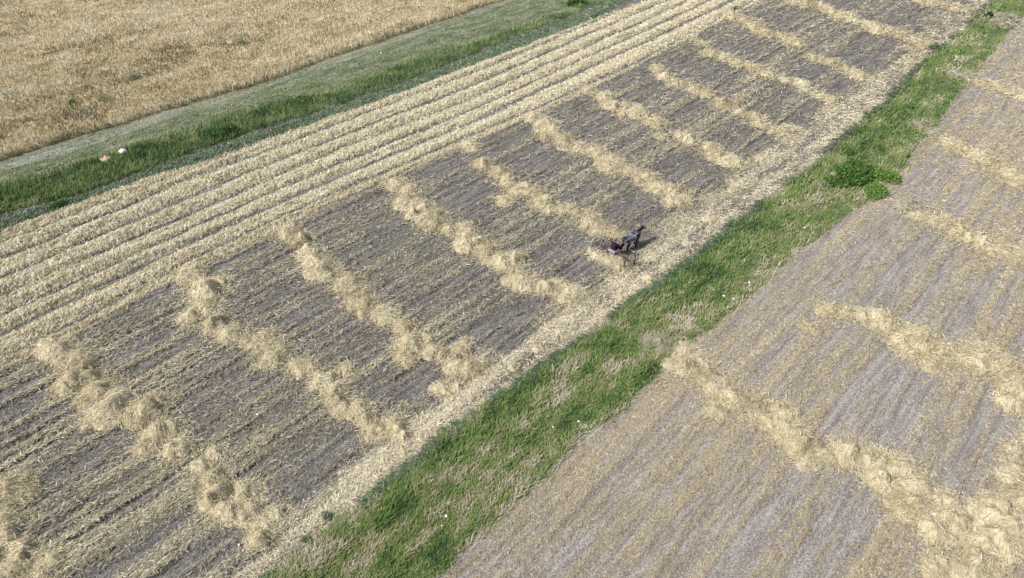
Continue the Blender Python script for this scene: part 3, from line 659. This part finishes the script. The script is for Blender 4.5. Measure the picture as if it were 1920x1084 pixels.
face = math_(nt, 'MULTIPLY', maprange(nt, sx.outputs['X'], 1.12, 1.22), maprange(nt, sx.outputs['Z'], 1.26, 1.36))
c = mixc(nt, face, c, (.40,.43,.48)); nt.links.new(c, b.inputs['Base Color']); b.inputs['Roughness'].default_value = .7; b.inputs['Specular IOR Level'].default_value = .15
M['coat'] = m
M['mane'] = plain('black mane hair', (.012,.012,.014), .8, spec=.1); M['hoof'] = plain('dark hoof', (.035,.03,.028), .5); M['eye'] = plain('dark eye', (.01,.01,.01), .1, spec=.8)
M['strap'] = plain('pale leather strap', (.42,.38,.33), .6); M['dstrap'] = plain('dark leather', (.045,.035,.03), .5)
M['rope'] = plain('pale rein rope', (.5,.45,.33), .8)
M['rust'] = plain('rusty iron', (.10,.062,.055), .7, .4, 20, .3); M['purple'] = plain('faded maroon paint', (.13,.055,.075), .6, .3, 12)
M['steel'] = plain('worn grey steel', (.22,.22,.23), .45, .2, 10, .5); M['red'] = plain('red hub paint', (.42,.06,.04), .5, .2)
M['wood'] = plain('weathered wood', (.24,.20,.16), .8, .25, 9); M['lilac'] = plain('lilac grey cloth', (.27,.235,.28), .85, .1, 5, .1, .01)
M['skin'] = plain('weathered skin', (.42,.24,.17), .6, .08); M['jacket'] = plain('dark plum jacket', (.026,.015,.030), .85, .25, 14, .1, .004)
M['trousers'] = plain('black trousers', (.014,.014,.020), .85, .25, 12, .1, .004); M['cap'] = plain('mauve brown cap', (.22,.14,.15), .85, .1)
M['boot'] = plain('black boots', (.012,.011,.011), .4); M['hair'] = plain('dark hair', (.03,.022,.018), .6)

# heading of the team: measured from the wheel marks
RZ = math.radians(43.0-48.0)
ru_, rv_ = map(float, G(1148, 482)); rz_ = hg1(ru_, rv_)
def team(name, ahead, label, cat, side=0):
    return empty(name, (ru_+ahead*math.cos(RZ)-side*math.sin(RZ), rv_+ahead*math.sin(RZ)+side*math.cos(RZ), rz_), label, cat, rz=RZ)

# ---- horse
HX = 1.92
horse = team('horse', HX, 'dappled blue grey horse with black legs walking ahead of the rake', 'horse', -.12)
trunk = loft([(-.80,0,1.16,.06,.08), (-.74,0,1.17,.17,.19), (-.58,0,1.18,.26,.28), (-.36,0,1.17,.28,.31), (-.08,0,1.13,.285,.32), (.2,0,1.12,.27,.33), (.44,0,1.15,.24,.34), (.6,0,1.18,.19,.29), (.72,0,1.2,.11,.18)], 16)
withers = loft([(.15,0,1.34,.07,.08), (.35,0,1.40,.07,.09), (.55,0,1.40,.07,.09)], 8)
neck = loft([(.42,0,1.22,.15,.27), (.64,0,1.31,.125,.22), (.86,0,1.40,.10,.17), (1.04,0,1.49,.085,.13), (1.14,0,1.55,.075,.10)], 12)
headp = loft([(1.08,0,1.57,.07,.08), (1.16,0,1.57,.085,.115), (1.26,0,1.48,.085,.115), (1.36,0,1.37,.062,.085), (1.45,0,1.26,.052,.066), (1.50,0,1.19,.055,.062), (1.52,0,1.16,.035,.04)], 12)
def leg_front(y, s):
    return loft([(.46,y,1.08,.10,.15), (.48+s*.05,y,.86,.085,.11), (.50+s*.14,y,.52,.062,.066), (.49+s*.18,y,.46,.056,.058), (.47+s*.2,y,.28,.044,.047), (.47+s*.24,y,.13,.052,.055), (.51+s*.26,y,.05,.045,.05), (.53+s*.27,y,.0,.055,.06)], 10)
def leg_hind(y, s):
    return loft([(-.52,y*.8,1.15,.13,.21), (-.47+s*.05,y,.92,.12,.18), (-.46+s*.1,y,.76,.085,.11), (-.62+s*.16,y,.56,.062,.074), (-.66+s*.2,y,.50,.058,.07), (-.64+s*.24,y,.32,.046,.05), (-.62+s*.26,y,.14,.052,.056), (-.57+s*.28,y,.05,.046,.05), (-.55+s*.29,y,.0,.056,.062)], 10)
ears = [loft([(1.12,y,1.64,.03,.02), (1.12,y*1.15,1.71,.028,.015), (1.13,y*1.25,1.78,.005,.005)], 8) for y in (-.06, .06)]
pymesh('body', [trunk, withers, neck, headp, leg_front(.15, .75), leg_front(-.15, -.55), leg_hind(.15, -.45), leg_hind(-.15, .7)]+ears, M['coat'], horse, remesh=.02, sm=3)
for (x, y) in ((.53+.75*.27, .15), (.53-.55*.27, -.15), (-.55-.45*.29, .15), (-.55+.7*.29, -.15)):
    pymesh('hoof', [loft([(x-.01,y,.10,.048,.05), (x+.01,y,.05,.058,.064), (x+.02,y,.0,.066,.076)], 10)], M['hoof'], horse)
mane = [loft([(.50+.068*i,0.0,1.50+.017*i,.022,.03), (.47+.068*i,(-.10),1.42+.017*i,.03,.05), (.47+.068*i,(-.13),1.32+.018*i,.008,.02)], 6) for i in range(10)]
mane.append(loft([(1.14,0,1.68,.035,.03), (1.22,0,1.62,.035,.02), (1.27,0,1.54,.01,.01)], 6))
pymesh('mane', mane, M['mane'], horse)
pymesh('tail', [loft([(-.76,0,1.28,.035,.035), (-.86,0,1.22,.05,.05), (-.93,0,1.0,.065,.065), (-.94,0,.75,.06,.06), (-.90,0,.5,.015,.02)], 10)], M['mane'], horse)
for y in (-.08, .08): pymesh('eye', [ellips((1.24, y, 1.51), (.02, .014, .02))], M['eye'], horse)
# ---- harness
har = team('harness', HX, 'pale strap and dark collar harness worn by the grey horse', 'harness', -.12)
horse.scale = (1.12, 1.25, .96); har.scale = (1.12, 1.25, .96)
def ring(cx_, cz, ry, rz, r, tilt=0, n=20, half=None):
    pts = []
    for k in range(n+1):
        a = 2*math.pi*k/n; pts.append((cx_+tilt*math.cos(a)*rz, ry*math.sin(a), cz+rz*math.cos(a)))
    return tube(pts, r, 6)
pymesh('collar', [ring(.56, 1.22, .25, .36, .045, -.35)], M['dstrap'], har)
pymesh('back_strap', [ring(.12, 1.13, .292, .345, .018)], M['strap'], har)
pymesh('saddle_pad', [loft([(.02,0,1.455,.10,.02), (.12,0,1.475,.13,.03), (.24,0,1.465,.10,.02)], 10)], M['dstrap'], har)
pymesh('breeching_strap', [tube([(.1,-.30,1.12), (-.4,-.30,1.10), (-.72,-.22,1.08), (-.83,0,1.08), (-.72,.22,1.08), (-.4,.30,1.10), (.1,.30,1.12)], .016, 6), tube([(-.45,-.29,1.1), (-.45,-.2,1.42), (-.45,0,1.50), (-.45,.2,1.42), (-.45,.29,1.1)], .016, 6)], M['strap'], har)
pymesh('bridle', [ring(1.39, 1.33, .072, .09, .010, .6), ring(1.19, 1.54, .094, .125, .010, .6)], M['dstrap'], har)
for y in (-1, 1):
    pymesh('rein', [tube([(1.44,y*.06,1.25), (1.05,y*.14,1.36), (.55,y*.2,1.48), (.0,y*.22,1.46), (-.7,y*.2,1.42), (-1.42,y*.09,1.20)], .009, 5)], M['rope'], har)

# ---- rake
rake = team('hay_rake', 0, 'rusty horse drawn hay rake with two spoked wheels and curved tines', 'hay rake')
R_ = .66; HW = 1.62
pymesh('axle', [tube([(0,-HW,R_), (0,HW,R_)], .032)], M['rust'], rake)
for s in (-1, 1):
    wh = pymesh('wheel', [tube([(0,s*(HW-.05),R_), (0,s*(HW+.06),R_)], .045, 12)], M['red'] if s < 0 else M['rust'], rake)
    rim = []
    for k in range(33):
        a = 2*math.pi*k/32; rim.append((R_*math.cos(a), s*HW, R_+R_*math.sin(a)))
    V = []; fs = []
    for k in range(32):
        a = 2*math.pi*k/32
        for (r, y) in ((R_, -.03), (R_, .03), (R_-(.07 if s < 0 else .025), .03), (R_-(.07 if s < 0 else .025), -.03)): V.append((r*math.cos(a), s*HW+y, R_+r*math.sin(a)))
    for k in range(32):
        for j in range(4): fs.append((k*4+j, k*4+(j+1) % 4, ((k+1) % 32)*4+(j+1) % 4, ((k+1) % 32)*4+j))
    pymesh('rim', [(V, fs)], M['dstrap'] if s < 0 else M['steel'], wh, smooth=False)
    for k in range(12):
        a = 2*math.pi*k/12; pymesh('spoke', [tube([(.05*math.cos(a),s*HW,R_+.05*math.sin(a)), ((R_-.015)*math.cos(a),s*HW,R_+(R_-.015)*math.sin(a))], .011, 5)], M['steel'], wh)
pymesh('tine_bar', [tube([(-.12,-1.45,.80), (-.12,1.45,.80)], .026), tube([(-.02,-1.45,.92), (-.02,1.45,.92)], .018)], M['purple'], rake)
pymesh('frame', [boxp((.18,0,.74), (.05,1.5,.05)), boxp((.02,-.42,.74), (.5,.045,.045)), boxp((.02,.42,.74), (.5,.045,.045)), tube([(0,-1.3,.66), (.18,-.7,.74)], .018), tube([(0,1.3,.66), (.18,.7,.74)], .018)], M['purple'], rake, smooth=False)
for k in range(24):
    y = -1.4+2.8*k/23; pts = []
    for j in range(11):
        a = math.radians(75+j*20); pts.append((-.38+.42*math.cos(a)*1.0, y, .46+.43*math.sin(a)))
    pymesh('tine', [tube(pts, .009, 4)], M['rust'], rake)
pymesh('platform', [boxp((-.02,0,.78), (.42,.80,.03)), boxp((-.02,.0,.80), (.06,.80,.02))], M['wood'], rake, smooth=False)
pymesh('seat', [loft([(-.20,0,.86,.12,.03), (-.08,0,.84,.20,.035), (.08,0,.83,.19,.03), (.16,0,.84,.10,.02)], 12)], M['rust'], rake)
pymesh('seat_post', [tube([(.12,0,.76), (.0,0,.80), (-.02,0,.84)], .022)], M['rust'], rake)
pymesh('lever', [tube([(.1,.35,.78), (.0,.42,1.15), (-.04,.43,1.38)], .014)], M['rust'], rake)
pymesh('foot_rest', [tube([(.70,-.32,.42), (.70,.32,.42)], .02), tube([(.2,-.25,.74), (.70,-.25,.42)], .014), tube([(.2,.25,.74), (.70,.25,.42)], .014)], M['rust'], rake)
for s in (-1, 1):
    pymesh('shaft', [tube([(.15,s*.42,.76), (.8,s*.42,.88), (1.6,s*.40,1.02), (2.55,s*.36,1.10)], .028, 8, .02)], M['wood'], rake)
sack = team('folded_cloth', -.22, 'pale lilac folded cloth lying on the rake platform behind the driver', 'cloth')
pymesh('cloth_bundle', [loft([(-.17,-.1,.85,.30,.03), (-.1,-.1,.88,.36,.075), (.05,-.1,.87,.34,.07), (.13,-.1,.84,.28,.03)], 14)], M['lilac'], sack)

# ---- driver
drv = team('person', 0, 'driver in dark plum jacket and mauve cap sitting on the rake holding reins', 'person')
SZ = .82
drv.scale = (1.15, 1.22, 1.05)
def Z(p): return (p[0], p[1], p[2]+SZ)
def lo_(pts, seg=12): return loft([(p[0], p[1], p[2]+SZ, p[3], p[4]) for p in pts], seg)
skinp = [lo_([(.10,0,.50,.05,.05), (.13,0,.60,.052,.055), (.16,0,.67,.055,.06)]),
         lo_([(.15,0,.60,.04,.05), (.17,0,.65,.065,.075), (.17,0,.72,.076,.095), (.165,0,.79,.074,.09), (.155,0,.845,.03,.04)]),
         lo_([(.245,0,.70,.012,.014), (.275,0,.685,.016,.014), (.25,0,.672,.012,.01)], 8)]
skinp += [ellips((.17, s*.078, .70+SZ), (.018, .012, .03)) for s in (-1, 1)]
for s in (-1, 1):
    skinp.append(lo_([(.10,s*.17,.48,.05,.05), (.17,s*.235,.27,.042,.042), (.20,s*.235,.24,.04,.04), (.40,s*.12,.29,.026,.03), (.45,s*.10,.30,.022,.030)]))
    skinp.append(lo_([(.44,s*.10,.30,.02,.036), (.49,s*.09,.30,.017,.042), (.53,s*.085,.295,.014,.038)]))
    for j in range(4):
        zz = .325-.021*j; ln = (.9, 1.0, .95, .78)[j]
        skinp.append(lo_([(.525,s*.085,zz,.010,.010), (.525+.035*ln,s*.08,zz-.004,.009,.009), (.525+.045*ln,s*.055,zz-.008,.0085,.0085), (.525+.018*ln,s*.045,zz-.010,.008,.008)], 8))
    skinp.append(lo_([(.465,s*.09,.325,.011,.011), (.495,s*.065,.345,.010,.010), (.525,s*.055,.338,.008,.008)], 8))
    skinp.append(lo_([(.02,s*.09,.09,.07,.07), (.42,s*.14,.13,.05,.05), (.50,s*.14,-.15,.04,.04), (.53,s*.14,-.34,.035,.035)]))
skinp.append(lo_([(0,0,.02,.12,.10), (.02,0,.2,.12,.09), (.07,0,.4,.14,.09), (.10,0,.52,.10,.06)]))
pymesh('body', skinp, M['skin'], drv, remesh=.0075, sm=1)
jk = [lo_([(-.02,0,-.0,.17,.13), (-.01,0,.12,.175,.135), (.03,0,.28,.18,.13), (.07,0,.42,.195,.12), (.095,0,.50,.16,.10), (.115,0,.555,.07,.07)], 16)]
for s in (-1, 1): jk.append(lo_([(.08,s*.14,.49,.075,.075), (.10,s*.19,.44,.072,.07), (.17,s*.245,.26,.06,.058), (.22,s*.235,.235,.056,.054), (.40,s*.125,.29,.045,.046)]))
pymesh('jacket', jk, M['jacket'], drv, remesh=.012)
tr = []
for s in (-1, 1):
    tr.append(lo_([(-.05,s*.07,.06,.10,.11), (.10,s*.10,.08,.095,.095), (.38,s*.14,.13,.072,.072), (.45,s*.145,.11,.07,.07), (.49,s*.145,-.08,.062,.062), (.53,s*.145,-.30,.055,.055)]))
pymesh('trousers', tr, M['trousers'], drv, remesh=.014)
for s in (-1, 1):
    pymesh('boot', [lo_([(.515,s*.145,-.24,.056,.06), (.53,s*.145,-.34,.05,.055), (.56,s*.145,-.385,.048,.04), (.66,s*.15,-.395,.045,.032), (.74,s*.155,-.405,.03,.02)])], M['boot'], drv, remesh=.01)
pymesh('hair', [lo_([(.12,0,.66,.055,.045), (.118,0,.72,.076,.06), (.13,0,.78,.076,.07)])], M['hair'], drv)
pymesh('cap', [lo_([(.155,0,.765,.088,.105), (.155,0,.81,.088,.10), (.15,0,.85,.06,.07), (.15,0,.862,.01,.01)]), lo_([(.22,0,.772,.07,.008), (.29,0,.765,.055,.008), (.315,0,.76,.02,.004)])], M['cap'], drv)
for s in (-1, 1): pymesh('eye', [ellips((.255, s*.03, .715+SZ), (.010, .011, .008))], M['eye'], drv)
pymesh('mouth', [ellips((.247, 0, .640+SZ), (.008, .022, .005))], plain('lips', (.35,.14,.12), .5), drv)

# straw caught under the rake
windrow([(1122,476,12),(1136,484,10),(1158,488,17),(1163,499,15),(1146,486,10),(1172,497,8),(1112,470,9)], 'straw being gathered under the tines of the hay rake', None, .55, name='straw_pile', hk=1.5)['category'] = 'straw pile'
